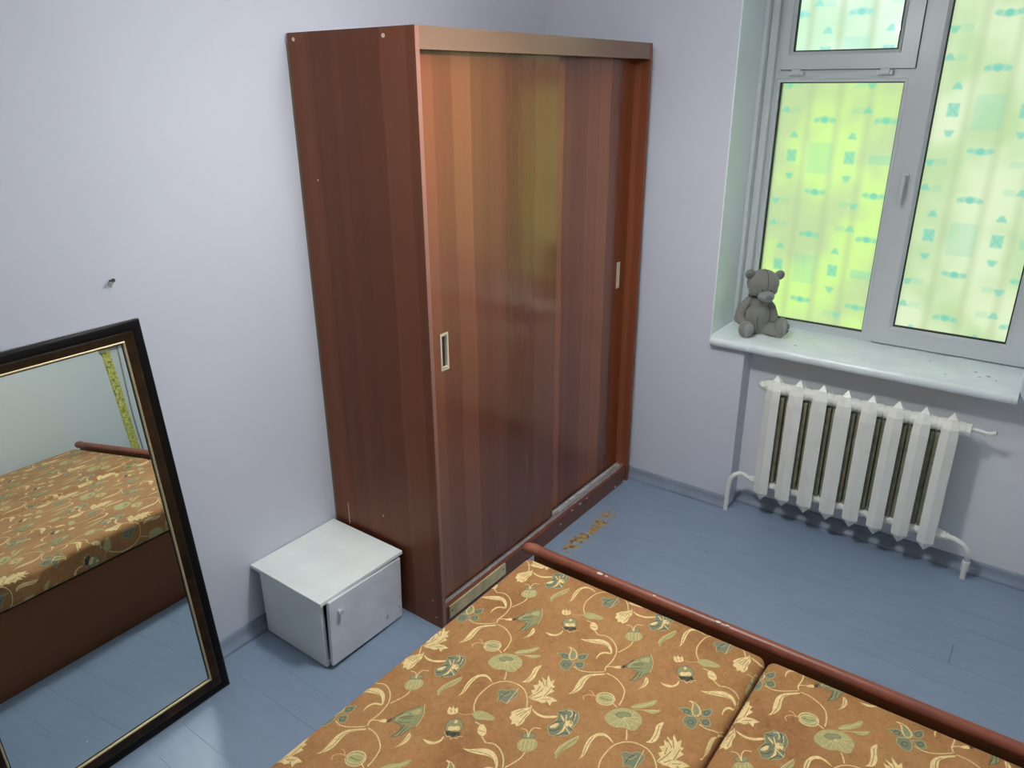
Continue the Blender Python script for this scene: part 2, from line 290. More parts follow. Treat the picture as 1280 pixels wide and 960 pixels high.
# walls
b = newbm(); box(b, XL-.12, 0, 0, .12, -.1, ZC+.1); struct(link('wall_back', b, M_wall), 'smooth pale lilac wall behind the wardrobe and mirror', 'wall')
b = newbm(); box(b, XL-.12, .0, YF-.12, YF, -.1, ZC+.1); struct(link('wall_front', b, mat('pale_wall_paint', (.74, .80, .80), .55, bump=.1, bscale=18)), 'pale plain wall seen in the mirror beyond the sofa bed', 'wall')
b = newbm(); box(b, XL-.12, XL, YF, 0, -.1, ZC+.1); struct(link('wall_left', b, M_wall), 'plain lilac wall at the far left end of the room', 'wall')
b = newbm(); box(b, XL-.12, .45, YF-.12, .12, ZC, ZC+.1); struct(link('ceiling', b, M_ceil), 'plain white ceiling', 'ceiling')
# window wall in pieces joined to one mesh: pier, radiator niche back, right pier, lintel
YL = -.973; YR = -2.252; YN = -1.1513; YNR = -2.46; NX = .108; ZS = .897; ZT = 2.60
b = newbm(); box(b, 0, .45, YL, .0, -.1, ZC); struct(link('wall_right', b, M_wall), 'pale lilac pier of the window wall beside the wardrobe', 'wall')
b = newbm(); box(b, 0, .45, YN, YL, -.1, ZS-.046); struct(link('wall_right', b, M_wall), 'lilac wall edge left of the radiator niche, below the sill', 'wall')
b = newbm(); box(b, NX, .45, YNR, YN, -.1, ZS-.046); struct(link('wall_niche', b, M_niche), 'recessed pale wall behind the radiator', 'wall')
b = newbm(); box(b, 0, .45, YNR, YR, ZS-.046, ZC); struct(link('wall_right', b, M_wall), 'lilac wall on the right of the window', 'wall')
b = newbm(); box(b, 0, .45, YF, YNR, -.1, ZC); struct(link('wall_right', b, M_wall), 'lilac wall on the right of the radiator niche', 'wall')
b = newbm(); box(b, 0, .45, YR, YL, ZT, ZC); struct(link('wall_lintel', b, M_wall), 'lilac wall above the window', 'wall')
# painted skins of the reveal (real thin plaster coats) and of the niche
b = newbm(); box(b, .002, .34, YL-.006, YL, ZS, ZT); box(b, .002, .34, YR, YR+.006, ZS, ZT); box(b, .002, .34, YL, YR, ZT-.006, ZT)
struct(link('trim_1', b, M_reveal), 'white painted plaster reveal around the window', 'trim')
# baseboards (cove mouldings)
def cove(p, q, n, hgt=.058, d=.034):
    """moulding from p to q; n = unit direction into the room"""
    prof = [(0, 0), (d, 0), (d, .008), (d*.86, .014), (d*.62, .024), (d*.42, .036), (d*.34, .046), (d*.22, hgt-.004), (d*.1, hgt), (0, hgt)]
    b = newbm(); A = []; B = []
    for (a, z) in prof:
        A.append(b.verts.new((p[0]+n[0]*a, p[1]+n[1]*a, z))); B.append(b.verts.new((q[0]+n[0]*a, q[1]+n[1]*a, z)))
    k = len(prof); b.faces.new(A); b.faces.new(B[::-1])
    for i in range(k): b.faces.new((A[i], B[i], B[(i+1) % k], A[(i+1) % k]))
    return b
struct(link('baseboard_back', cove((XL, 0), (0, 0), (0, -1)), M_base, smooth=True), 'grey-blue painted cove moulding along the back wall', 'baseboard')
b1 = cove((0, -.034), (0, YN+.001), (-1, 0))
struct(link('baseboard_right', b1, M_base, smooth=True), 'grey-blue painted cove moulding between wardrobe and radiator niche', 'baseboard')
struct(link('baseboard_niche', cove((NX, YN), (NX, YNR), (-1, 0)), M_base, smooth=True), 'grey-blue painted cove moulding at the back of the radiator niche', 'baseboard')
struct(link('baseboard_front', cove((XL, YF), (0, YF), (0, 1)), M_base, smooth=True), 'grey-blue cove moulding along the wall beyond the sofa bed', 'baseboard')
# window sill
b = newbm()
prof = [(.345, ZS), (-.028, ZS), (-.036, ZS-.004), (-.041, ZS-.013), (-.042, ZS-.024), (-.038, ZS-.036), (-.028, ZS-.044), (-.012, ZS-.046), (.345, ZS-.046)]
prism(b, prof, -2.25, -.988, axis=1)
sill = struct(link('window_sill', b, M_sill, smooth=True), 'thick white painted window sill with rounded front edge', 'window sill')
b = newbm(); box(b, .0, .34, YL, -.988, ZS-.046, ZS, 0); bb = sub('sill_end_filler', b, M_reveal, sill, None)
b = newbm()
for (x_, y_, r_) in ((.10, -2.10, .004), (.13, -2.13, .006), (.09, -2.16, .003), (.16, -2.08, .004), (.06, -1.98, .003), (.14, -1.42, .003), (.07, -1.36, .005), (.20, -1.90, .003)):
    prism(b, [(x_+r_*random.uniform(.5, 1.2)*math.cos(a), y_+1.6*r_*random.uniform(.5, 1.2)*math.sin(a)) for a in [math.pi*2*i/7 for i in range(7)]], ZS, ZS+.0008, axis=2)
dd = sub('dirt_specks', b, mat('sill_dirt', (.22, .20, .16), .8), sill, None); dd['kind'] = 'stuff'
# ---------------------------------------------------------------- window
win = empty('window_1', (WX, -1.62, ZS), 'white plastic window with a fixed pane, a top hopper sash and a tall side sash', 'window', kind='structure')
b = newbm(); X0, X1 = WX, WX+.06
FL, FR = -1.0, -2.246
box(b, X0, X1, -1.058, FL, ZS, 2.60); box(b, X0, X1, FR, -2.20, ZS, 2.60)       # jambs
box(b, X0, X1, -1.70, -1.580, ZS, 2.60)                                           # mullion
box(b, X0, X1, -2.20, -1.70, ZS, .96); box(b, X0, X1, -1.58, -1.058, ZS, .930)    # bottom rails
box(b, X0, X1, -1.58, -1.058, 2.031, 2.11)                                        # transom rail
box(b, X0, X1, -2.20, -1.70, 2.56, 2.60); box(b, X0, X1, -1.58, -1.058, 2.56, 2.60)
link('frame', b, M_white, win)
def bead(y0, y1, z0, z1, xf, wd=.014):
    """sloping glazing bead around an opening, with a black gasket inside"""
    b = newbm(); O = [(y0, z0), (y1, z0), (y1, z1), (y0, z1)]; I = [(y0+wd, z0+wd), (y1-wd, z0+wd), (y1-wd, z1-wd), (y0+wd, z1-wd)]
    V = [[b.verts.new((x_, p[0], p[1])) for p in L] for L, x_ in ((O, xf-.002), (I, xf+.012), (I, xf+.03), (O, xf+.03))]
    for k in range(4):
        for i in range(4):
            j = (i+1) % 4; b.faces.new((V[k][i], V[k][j], V[(k+1) % 4][j], V[(k+1) % 4][i]))
    return b
M_glass = bpy.data.materials.new('window_glass'); M_glass.use_nodes = True
g = NT(M_glass); g.n.remove(g.n['Principled BSDF']); out = g.n['Material Output']
tr = g.node('ShaderNodeBsdfTransparent'); gl = g.node('ShaderNodeBsdfGlossy'); gl.inputs['Roughness'].default_value = .03; fr_ = g.node('ShaderNodeFresnel'); fr_.inputs[0].default_value = 1.45
tr.inputs[0].default_value = (.96, .98, .97, 1)
mx = g.node('ShaderNodeMixShader'); g.nt.links.new(fr_.outputs[0], mx.inputs[0]); g.nt.links.new(tr.outputs[0], mx.inputs[1]); g.nt.links.new(gl.outputs[0], mx.inputs[2]); g.nt.links.new(mx.outputs[0], out.inputs[0])
def glazing(y0, y1, z0, z1, xf, parent, wd=.014):
    link('glazing_bead', bead(y0-wd, y1+wd, z0-wd, z1+wd, xf, wd), M_white, win)
    b = newbm(); ring(b, y0, y1, z0, z1, .0045, xf+.010, xf+.028, axis=0); link('gasket', b, M_black, win)
    b = newbm(); box(b, xf+.022, xf+.027, y0+.001, y1-.001, z0+.001, z1-.001); link('glass_pane', b, M_glass, win)
# fixed pane: bead sits on the frame face
link('glazing_bead', bead(-1.594, -1.044, .918, 2.045, WX, .014), M_white, win)
b = newbm(); ring(b, -1.580, -1.058, .932, 2.031, .0045, WX+.012, WX+.028, axis=0); link('gasket', b, M_black, win)
b = newbm(); box(b, WX+.022, WX+.027, -1.579, -1.059, .933, 2.030); link('glass_pane', b, M_glass, win)
# hopper sash on top
b = newbm(); ring(b, -1.612, -1.058, 2.083, 2.585, (.062, .030, .060, .045), WX-.016, WX+.02, axis=0); link('hopper_sash', b, M_white, win)
glazing(-1.534, -1.104, 2.157, 2.525, WX-.016, win)
# side sash
b = newbm(); ring(b, -2.236, -1.634, .903, 2.585, (.070, .060, .072, .045), WX-.016, WX+.02, axis=0); sash = link('side_sash', b, M_white, win)
glazing(-2.152, -1.708, .988, 2.525, WX-.016, win)
b = newbm(); box(b, WX-.004, WX, -2.240, -1.630, .8985, .9035); ring(b, -1.6145, -1.0555, 2.0805, 2.588, .003, WX-.003, WX-.0003); link('sash_seal_and_shadow', b, M_black, win)  # bar under the side sash paints its shadow line black; ring seals the hopper
# hinges of the hopper sash, handle of the side sash
for yc in (-1.13, -1.50):
    b = newbm(); box(b, WX-.020, WX+.0, yc-.032, yc+.032, 2.058, 2.078, bev=.003); box(b, WX-.024, WX-.002, yc-.020, yc+.020, 2.062, 2.088, bev=.003); link('hinge', b, M_white, win)
b = newbm(); box(b, WX-.030, WX-.016, -1.665, -1.638, 1.60, 1.665, bev=.005); box(b, WX-.050, WX-.030, -1.660, -1.643, 1.640, 1.660, bev=.003); tube(b, [(WX-.048, -1.651, 1.662), (WX-.052, -1.651, 1.60), (WX-.050, -1.650, 1.535)], [.010, .009, .007]); link('handle', b, M_white, win, smooth=True)
# cover strips on the left jamb
b = newbm(); box(b, .262, WX+.02, -.9995, -.9795, ZS+.001, 2.594, bev=.002); link('cover_strip', b, M_white, win)
b = newbm(); box(b, .300, WX, -1.034, -1.0005, ZS+.001, 2.594, bev=.002); link('cover_strip', b, M_white, win)
b = newbm(); box(b, .258, .300, -1.004, -.978, ZS+.0005, ZS+.012, bev=.002); link('strip_foot', b, M_white, win)

# ---------------------------------------------------------------- printed film behind the panes
def film_tile():
    n = 512; S = []; k = n/.52
    MS = 1.22
    def P(pts, dx, dz): return [((a*MS+dx)*k, (c*MS+dz)*k) for a, c in pts]
    def arc(dx, dz, up):
        top = [(-.042, -.006*up), (-.036, .008*up), (-.015, .012*up), (0, .015*up), (.015, .012*up), (.036, .008*up), (.042, -.006*up), (.034, -.012*up), (.012, -.006*up), (0, -.010*up), (-.012, -.006*up), (-.034, -.012*up)]
        S.append(((.55,)*3, 0, P(top, dx, dz)))
        el = [(.014*math.cos(t), .011*math.sin(t)) for t in [math.pi*2*i/12 for i in range(12)]]; S.append(((1,)*3, 0, P(el, dx, dz)))
        S.append(((1,)*3, 5, P([(-.040, 0), (-.030, .003*up), (-.024, -.004*up)], dx, dz))); S.append(((1,)*3, 5, P([(.040, 0), (.030, .003*up), (.024, -.004*up)], dx, dz)))
    def sq(dx, dz):
        S.append(((.7,)*3, 0, P([(-.019, -.022), (.019, -.022), (.019, .022), (-.019, .022)], dx, dz)))
        S.append(((1,)*3, 6, P([(-.014, -.018), (-.004, 0), (-.014, .018)], dx, dz))); S.append(((1,)*3, 6, P([(.014, -.018), (0, 0), (.014, .018)], dx, dz)))
    def tri(dx, dz, up, bar):
        S.append(((.8,)*3, 0, P([(-.018, -.008*up), (.018, -.008*up), (.006, .014*up), (-.006, .014*up)], dx, dz)))
        if bar: S.append(((.28,)*3, 0, P([(.018*bar, -.010), (.055*bar, -.010), (.055*bar, .012), (.018*bar, .012)], dx, dz)))
    # z is measured from the pale label (z = 0)
    for col in (0,):
        arc(col, .17, 1); arc(col, -.15, -1)
        S.append(((.30,)*3, 0, P([(-.045, -.055), (.045, -.055), (.045, .06), (-.045, .06)], col, 0)))
    for col in (.13, .39):
        sq(col, .01); tri(col, .10, 1, 0); tri(col, -.08, -1, 0)
        tri(col+(.05 if col < .2 else -.05), .21, 1, -1 if col < .2 else 1); tri(col+(.05 if col < .2 else -.05), -.20, -1, -1 if col < .2 else 1)
    arc(.26, .17, 1); arc(.26, -.15, -1)
    S.append(((.45,)*3, 0, P([(-.04, -.012), (.04, -.012), (.04, .022), (-.04, .022)], .26, 0)))
    c_, a_ = raster(n, n, S)
    # soften like print seen through frosted film
    v = c_[..., 0]
    for _ in range(12): v = (v+np.roll(v, 1, 0)+np.roll(v, -1, 0)+np.roll(v, 1, 1)+np.roll(v, -1, 1))/5
    return make_image('film_print', np.repeat(v[..., None], 3, 2), np.ones_like(v))
FILM = film_tile(); FILM.colorspace_settings.name = 'Non-Color'
def film_mat(name, dark, light, tint, seed, ref):
    m = bpy.data.materials.new(name); m.use_nodes = True; g = NT(m); bs = g.n['Principled BSDF']; bs.inputs['Base Color'].default_value = (.06, .07, .05, 1); bs.inputs['Roughness'].default_value = .5
    p = g.node('ShaderNodeNewGeometry').outputs['Position']; X = g.xyz(p)
    im = g.node('ShaderNodeTexImage'); im.image = FILM; im.extension = 'REPEAT'
    vec = g.comb(g.math('DIVIDE', g.math('SUBTRACT', ref[0], X[1]), .52), g.math('DIVIDE', g.math('SUBTRACT', X[2], ref[1]), .52), 0)
    g.put(im.inputs[0], vec)
    big = g.noise(g.comb(X[1], X[2], seed), 3.2, 2, .5); base = g.mix(g.step(big, .36, .62), dark, light)
    # pleats: fold shading painted into the glow colour of the film
    fold = g.math('ABSOLUTE', g.math('SINE', g.math('MULTIPLY', g.math('ADD', g.math('SUBTRACT', X[1], ref[0]), .055), math.pi/.13)))
    base = g.mix(g.math('MULTIPLY', g.step(fold, .70, .0), .42), base, (.42, .52, .30))
    col = g.mix(g.math('MULTIPLY', im.outputs[0], .95), base, tint)
    em = g.n['Principled BSDF']; g.nt.links.new(col, em.inputs['Emission Color']); em.inputs['Emission Strength'].default_value = SHEET_E
    return m
def film(y0, y1, z0, z1, m, label):
    b = newbm(); n = 60; rows = []
    for i in range(n+1):
        y = y0+(y1-y0)*i/n; xx = WX+.068+.004*math.sin((y+1.26)*2*math.pi/.13)
        rows.append([b.verts.new((xx, y, z0)), b.verts.new((xx, y, (z0+z1)/2)), b.verts.new((xx, y, z1))])
    for a, c_ in zip(rows[:-1], rows[1:]):
        for k in range(2): b.faces.new((a[k], c_[k], c_[k+1], a[k+1]))
    o = link('printed_film', b, m, loc=(WX+.068, (y0+y1)/2, z0), smooth='all')
    so = o.modifiers.new('thick', 'SOLIDIFY'); so.thickness = .001
    return tag(o, label, 'window film', 'printed film sheets behind the window panes')
film(-1.62, -1.02, .905, 2.075, film_mat('film_yellow_green', (.52, .66, .34), (.62, .88, .29), (.18, .62, .42), 1.0, (-1.26, 1.70)), 'yellow-green backlit printed film behind the lower left pane')
film(-1.62, -1.02, 2.09, 2.59, film_mat('film_pale', (.62, .86, .62), (.80, .93, .80), (.26, .72, .66), 4.0, (-1.35, 2.14)), 'palest, near white backlit printed film behind the small top pane')
film(-2.24, -1.66, .905, 2.59, film_mat('film_pale_green', (.50, .66, .36), (.70, .80, .54), (.17, .58, .46), 9.3, (-1.90, 1.91)), 'pale green backlit printed film behind the tall right pane')

# ================================================================ CEILING LAMP
lamp = empty('ceiling_lamp', (LAMP[0], LAMP[1], ZC), 'shallow white glass dome ceiling lamp in the middle of the room', 'lamp')
b = newbm(); tube(b, [(LAMP[0], LAMP[1], ZC), (LAMP[0], LAMP[1], ZC-.03)], .06, 24); link('ceiling_rose', b, M_white, lamp, smooth=True)
b = newbm(); tube(b, [(LAMP[0], LAMP[1], ZC-.03), (LAMP[0], LAMP[1], LAMP[2]+.021)], .008, 12); link('stem', b, M_white, lamp, smooth=True)
b = newbm(); ball(b, LAMP, (LAMP_R, LAMP_R, .022), seg=32); link('glass_dome', b, mat('lit_globe', (.9, .9, .9), .4, emis=(.97, 1.0, 1.0), estr=LAMP_E), lamp, smooth='all')

# ================================================================ WARDROBE
xl, xr, D, H = -1.578, -.048, .60, 2.1967
W1 = wood_mat('wardrobe_side_laminate', 1, 3.3, lo=(.12, .030, .017), hi=(.29, .090, .042), ior=1.4, width=.11, rough=.3)
W2 = wood_mat('wardrobe_door_laminate', 0, 11.0, lo=(.10, .022, .010), hi=(.22, .066, .028), ior=2.2, rough=.18, tint=(1, .76, .58))
W2b = wood_mat('wardrobe_rear_door_laminate', 0, 17.4, lo=(.11, .023, .010), hi=(.27, .078, .030), ior=1.9, rough=.22, tint=(1, .76, .62))
W3 = wood_mat('wardrobe_board_laminate', 2, 5.0, lo=(.12, .035, .022), hi=(.17, .052, .030), width=.3, ior=1.6)
W4 = mat('wardrobe_edge_band', (.26, .12, .085), .35, ior=1.6)
wd = empty('sliding_wardrobe', (xl, 0, 0), 'tall reddish brown laminate wardrobe with two sliding doors', 'wardrobe')
t = .018; yb = -.012; yf = -D
b = newbm(); box(b, xl, xl+t, yf+.001, yb, 0, H); sp = link('side_panel', b, W1, wd)
b = newbm(); box(b, xl, xl+t, yf, yf+.001, 0, H); sub('edge_band', b, W4, sp, wd)
for (y, z) in ((-.045, 2.176), (-.47, 2.172), (-.55, .12), (-.565, .045), (-.30, .42), (-.10, 1.72)):
    b = newbm(); big = z > 2; tube(b, [(xl-.0005, y, z), (xl-.003 if big else xl-.0012, y, z)], .0065 if big else .003, 12); sub('screw_cap', b, M_nickel if big else M_steel, sp, wd)
b = newbm(); box(b, xl-.0006, xl, -.0905, -.087, .305, .405); sub('scratch', b, mat('bare_chipboard', (.75, .68, .58), .8), sp, wd)
b = newbm(); box(b, xr-t, xr, yf, yb, 0, H); link('side_panel', b, W1, wd)
b = newbm(); box(b, xl+t, xr-t, yf+.018, yb, H-.018, H); link('top_board', b, W3, wd)
b = newbm(); box(b, xl+t, xr-t, yf, yf+.0175, 2.131, H); link('fascia', b, wood_mat('wardrobe_fascia_laminate', 2, 2.0, lo=(.15, .08, .052), hi=(.20, .115, .080), width=.4), wd)
b = newbm(); box(b, xl, xr, yb, -.001, .06, H-.03); link('back_board', b, mat('fibreboard', (.22, .19, .12), .8), wd)
b = newbm(); box(b, xl+t, xr-t, yf+.006, yf+.024, 0, .084); link('plinth', b, W3, wd)
b = newbm(); box(b, xl+t, xr-t, yf+.0245, yb, .066, .082); link('bottom_board', b, W3, wd)
b = newbm(); box(b, xl+t, xr-t, yf+.0245, yf+.092, .0845, .089)
for yy in (yf+.026, yf+.058, yf+.088): box(b, xl+t, xr-t, yy, yy+.0024, .089, .102)
link('sliding_track', b, M_steel, wd)
b = newbm(); box(b, xl+t, xr-t, yf+.0185, yf+.095, 2.165, 2.178); link('top_track', b, M_dark, wd)
def door(x0, x1, y0, z0, z1, hx0, hx1, hz0, hz1, m):
    """slab with a pocket for the recessed pull"""
    b = newbm(); y1 = y0+.016; pk = y0+.011
    O = [(x0, z0), (x1, z0), (x1, z1), (x0, z1)]; I = [(hx0, hz0), (hx1, hz0), (hx1, hz1), (hx0, hz1)]
    of = [b.verts.new((p[0], y0, p[1])) for p in O]; nf = [b.verts.new((p[0], y0, p[1])) for p in I]; nb = [b.verts.new((p[0], pk, p[1])) for p in I]; ob = [b.verts.new((p[0], y1, p[1])) for p in O]
    for i in range(4):
        j = (i+1) % 4; b.faces.new((of[i], of[j], nf[j], nf[i])); b.faces.new((nf[i], nf[j], nb[j], nb[i])); b.faces.new((of[i], ob[i], ob[j], of[j]))
    b.faces.new(nb); b.faces.new(ob[::-1])
    d = link('sliding_door', b, m, wd)
    b = newbm(); ring(b, hx0-.0065, hx1+.0065, hz0-.009, hz1+.009, .0068, y0-.0022, y0+.0012, axis=1); ring(b, hx0+.0005, hx1-.0005, hz0+.0005, hz1-.0005, .0015, y0-.001, pk-.001, axis=1); pl = sub('recessed_pull', b, M_nickel, d, wd)
    b = newbm(); box(b, hx0+.002, hx1-.002, pk-.0015, pk-.0005, hz0+.002, hz1-.002); sub('pull_cup', b, M_dark, d, wd)
    return d
door(xl+t+.004, -.745, yf+.036, .0995, 2.164, -1.480, -1.451, 1.079, 1.201, W2)
door(-.80, xr-t-.004, yf+.071, .0995, 2.164, -.150, -.134, 1.100, 1.211, W2b)
b = newbm()
for (x_, z_, l_) in ((-.10, .006, .03), (-.19, .012, .02), (-.55, .080, .02), (-.62, .078, .014), (-.48, .081, .012), (-.72, .050, .008)): box(b, x_, x_+l_, yf+.0052, yf+.0058, z_-.003, z_+.003)
ck = sub('chipped_edges', b, mat('bare_board_chip', (.62, .55, .47), .8), bpy.data.objects['plinth'], wd); ck['kind'] = 'stuff'
# nailed-on pale board along the plinth
b = newbm(); box(b, -1.535, -1.165, yf-.0005, yf+.0058, .028, .084); pb = link('repair_board', b, mat('pale_worn_board', (.62, .50, .27), .5, bump=.2, bscale=80, var=.4, vscale=14), wd, label='pale yellowish board nailed along the plinth')
for x_ in (-1.522, -1.18):
    b = newbm(); tube(b, [(x_, yf-.0004, .06), (x_, yf-.0016, .06)], .004, 8); sub('nail_head', b, M_dark, pb, wd)

# ================================================================ WHITE CABINET
nx1, nx2, nd, nh = -2.012, -1.594, .412, .3086
cb = empty('bedside_cabinet', ((nx1+nx2)/2, -.2, 0), 'small white box cabinet with a sagging door, beside the wardrobe', 'cabinet')
M_cab = mat('off_white_chipboard', (.90, .94, .90), .4, bump=.06, bscale=30, var=.05, vscale=7)
M_door = mat('scuffed_white_panel', (.78, .80, .86), .3, bump=.15, bscale=22, var=.10, vscale=10, det=6)
b = newbm(); box(b, nx1, nx2, -nd, -.004, nh-.016, nh, bev=.0015, seg=1); tp = link('top_board', b, M_cab, cb)
sx = nx1+.012; ry = -nd+.020
b = newbm(); box(b, sx, sx+.016, ry, -.038, .004, nh-.0165, bev=.002, seg=1); link('side_board', b, M_cab, cb)
b = newbm(); box(b, nx2-.024, nx2-.008, ry, -.038, .004, nh-.0165, bev=.002, seg=1); link('side_board', b, M_cab, cb)
b = newbm(); box(b, sx+.017, nx2-.025, ry+.005, -.038, .012, .028); link('bottom_board', b, M_cab, cb)
b = newbm(); box(b, sx+.017, nx2-.025, -.042, -.038, .03, nh-.018); link('back_board', b, M_cab, cb)
# door: hinged on the right, a little open and dropped at the free side
dm = Matrix.Translation((nx2-.024, ry-.003, .004)) @ Matrix.Rotation(math.radians(1.6), 4, 'Z') @ Matrix.Rotation(math.radians(2.2), 4, 'Y')
b = newbm(); box(b, -(nx2-.024-sx-.007), 0, -.016, 0, .002, nh-.030, bev=.003)
for v in b.verts: v.co = dm @ v.co
dr = link('door', b, M_door, cb, label='scuffed white door, hanging slightly askew')
b = newbm(); kx = -(nx2-.024-sx)+.050; tube(b, [(kx, -.016, .225), (kx, -.024, .225), (kx, -.030, .225), (kx, -.036, .225)], [.006, .006, .012, .010], 16)
for v in b.verts: v.co = dm @ v.co
sub('door_knob', b, M_white, dr, cb, smooth=True)
b = newbm(); prism(b, [(kx-.009, .165), (kx+.004, .160), (kx+.008, .19), (kx+.006, .215), (kx-.006, .215)], -.0166, -.016, axis=1)
for v in b.verts: v.co = dm @ v.co
sub('drip_stain', b, mat('grey_stain', (.60, .62, .66), .4, var=.2, vscale=40), dr, cb)
for zz in (.05, .235):
    b = newbm(); tube(b, [(nx2-.019, ry-.005, zz), (nx2-.019, ry-.005, zz+.035)], .0045, 10); link('hinge', b, M_steel, cb)
b = newbm()
for (a_, c_, rr_) in ((-.010, .03, .006), (-.016, .055, .005), (-.085, .045, .009), (-.012, .10, .004)):
    pts = [(a_+rr_*random.uniform(.6, 1.3)*math.cos(t_), c_+rr_*1.2*random.uniform(.6, 1.3)*math.sin(t_)) for t_ in [2*math.pi*i/9 for i in range(9)]]; prism(b, pts, -.01655, -.016, axis=1)
for v in b.verts: v.co = dm @ v.co
ch = sub('worn_spots', b, mat('worn_spot_grey', (.55, .56, .58), .6, var=.4, vscale=60), dr, cb); ch['kind'] = 'stuff'

# ================================================================ MIRROR
bx, by, phi, lean, mh, fw, mw = -2.262, -.1689, .0171, .1028, 1.3729, .0636, .7479
e = Vector((math.cos(phi), math.sin(phi), 0)); n0 = Vector((-math.sin(phi), math.cos(phi), 0))
up = (math.cos(lean)*Vector((0, 0, 1))+math.sin(lean)*n0); Nn = -(e.cross(up)); Nn = Nn if Nn.y < 0 else -Nn
mm = Matrix((e, -Nn, up)).transposed().to_4x4(); mm.translation = Vector((bx, by, 0))-e*mw
# local: x right 0..mw, y into wall (front face y = 0), z up 0..mh
mir = empty('leaning_mirror', None, 'tall mirror in a dark brown frame with a gold inner lip, leaning on the wall', 'mirror', mtx=mm)
def profile_frame(prof, w_, h_):
    """prof: list of (inset, y); swept round the rectangle with mitred corners"""
    b = newbm(); R = []
    for (ins, y) in prof: R.append([b.verts.new(p) for p in ((ins, y, ins), (w_-ins, y, ins), (w_-ins, y, h_-ins), (ins, y, h_-ins))])
    for k in range(len(R)):
        A, B = R[k], R[(k+1) % len(R)]
        for i in range(4): j = (i+1) % 4; b.faces.new((A[i], A[j], B[j], B[i]))
    return b
M_mblack = mat('black_lacquer', (.004, .003, .003), .4, ior=1.3)
def mottled():
    m = mat('mottled_brown_lacquer', (.05, .03, .015), .28); g = NT(m); bs = g.n['Principled BSDF']; p = g.node('ShaderNodeTexCoord').outputs['Object']
    g.nt.links.new(g.ramp(g.noise(p, 16, 5, .6, .5), [(.35, (.006, .004, .002)), (.55, (.028, .013, .006)), (.74, (.075, .034, .013))]), bs.inputs['Base Color']); return m
fo = link('outer_moulding', profile_frame([(0, .022), (0, .004), (.004, .001), (.012, 0), (.024, .001), (.030, .004), (.030, .022)], mw, mh), M_mblack, mir, shift=False, smooth=True)
fi = link('inner_moulding', profile_frame([(.030, .020), (.030, .0015), (.034, 0), (.044, .004), (.052, .008), (.0575, .010), (.0575, .020)], mw, mh), mottled(), mir, shift=False, smooth=True)
M_gold = mat('pale_gold_lip', (.70, .58, .36), .5, metal=.8)
link('gold_lip', profile_frame([(.0575, .018), (.0575, .0085), (.0595, .0075), (.0625, .0085), (.0636, .012), (.0636, .018)], mw, mh), M_gold, mir, shift=False)
M_mirror = mat('silvered_glass', (.86, .93, .91), .0, metal=1)
b = newbm(); ins = .060; box(b, ins, mw-ins, .0165, .019, ins, mh-ins); link('mirror_glass', b, M_mirror, mir, shift=False)
b = newbm(); ring(b, ins+.0036, mw-ins-.0036, ins+.0036, mh-ins-.0036, .0035, .0158, .0166, axis=1); link('glass_edge', b, mat('dark_glass_edge', (.01, .015, .012), .2), mir, shift=False)
b = newbm(); box(b, .004, mw+.008, .0225, .0275, .004, mh+.002); link('backing_board', b, mat('grey_backing', (.55, .55, .55), .6), mir, shift=False)
# nail in the wall
b = newbm(); tube(b, [(-2.317, .0, 1.492), (-2.317, -.022, 1.496)], .0025, 8); tube(b, [(-2.317, -.022, 1.496), (-2.317, -.024, 1.4964)], .006, 10)
tag(link('nail', b, mat('dull_iron', (.05, .05, .05), .5, metal=.6), loc=(-2.317, 0, 1.492)), 'small bent nail in the bare wall above the mirror', 'nail')
b = newbm(); pts = [(-2.317+.008*math.cos(a)*random.uniform(.6, 1.2), 1.483+.013*math.sin(a)*random.uniform(.6, 1.2)) for a in [2*math.pi*i/9 for i in range(9)]]; prism(b, pts, -.0008, 0, axis=1)
chip = link('wall_chip', b, mat('bare_plaster', (.35, .34, .32), .9)); chip.parent = bpy.data.objects['wall_back']

# ================================================================ SOFA BED
HB = .4456; bx0, bx1 = -3.42, -1.490; by1, by0 = -.95, -2.76; seam = -1.832
M_bedwood = wood_mat('bed_panel_wood', 2, 1.0, lo=(.10, .035, .018), hi=(.18, .065, .027), rough=.35, ior=1.5, width=.5)
M_rail = mat('reddish_brown_lacquer', (.25, .072, .042), .38, bump=.05, var=.2, vscale=12)
bed = empty('sofa_bed', ((bx0+bx1)/2, (by0+by1)/2, 0), 'low unfolded sofa bed frame of dark wood with a rounded reddish end rail', 'bed')
HM = .115
b = newbm(); box(b, bx0, bx1+.02, by1-.033, by1-.013, .0, HB-HM-.004); link('side_panel', b, M_bedwood, bed)
b = newbm(); box(b, bx0, bx1+.02, by0, by0+.02, .0, HB-HM-.004); link('side_panel', b, M_bedwood, bed)
b = newbm(); box(b, bx0, bx0+.02, by0+.021, by1-.034, .0, HB-HM-.004); link('head_panel', b, M_bedwood, bed)
b = newbm(); box(b, bx0+.021, bx1+.0, by0+.021, by1-.034, HB-HM-.024, HB-HM-.004); link('base_board', b, M_bedwood, bed)
b = newbm(); box(b, -1.468, -1.448, by0+.01, by1-.012, .0, .440, bev=.002); link('end_board', b, M_bedwood, bed)
b = newbm(); n = 60; pth = []; rr_ = []
for i in range(n+1):
    y = (by1+.008)+(by0-by1-.03)*i/n; pth.append((-1.456, y, .455)); rr_.append(.0185)
pass
tube(b, pth, rr_, 16); rl = link('end_rail', b, M_rail, bed, smooth=True)
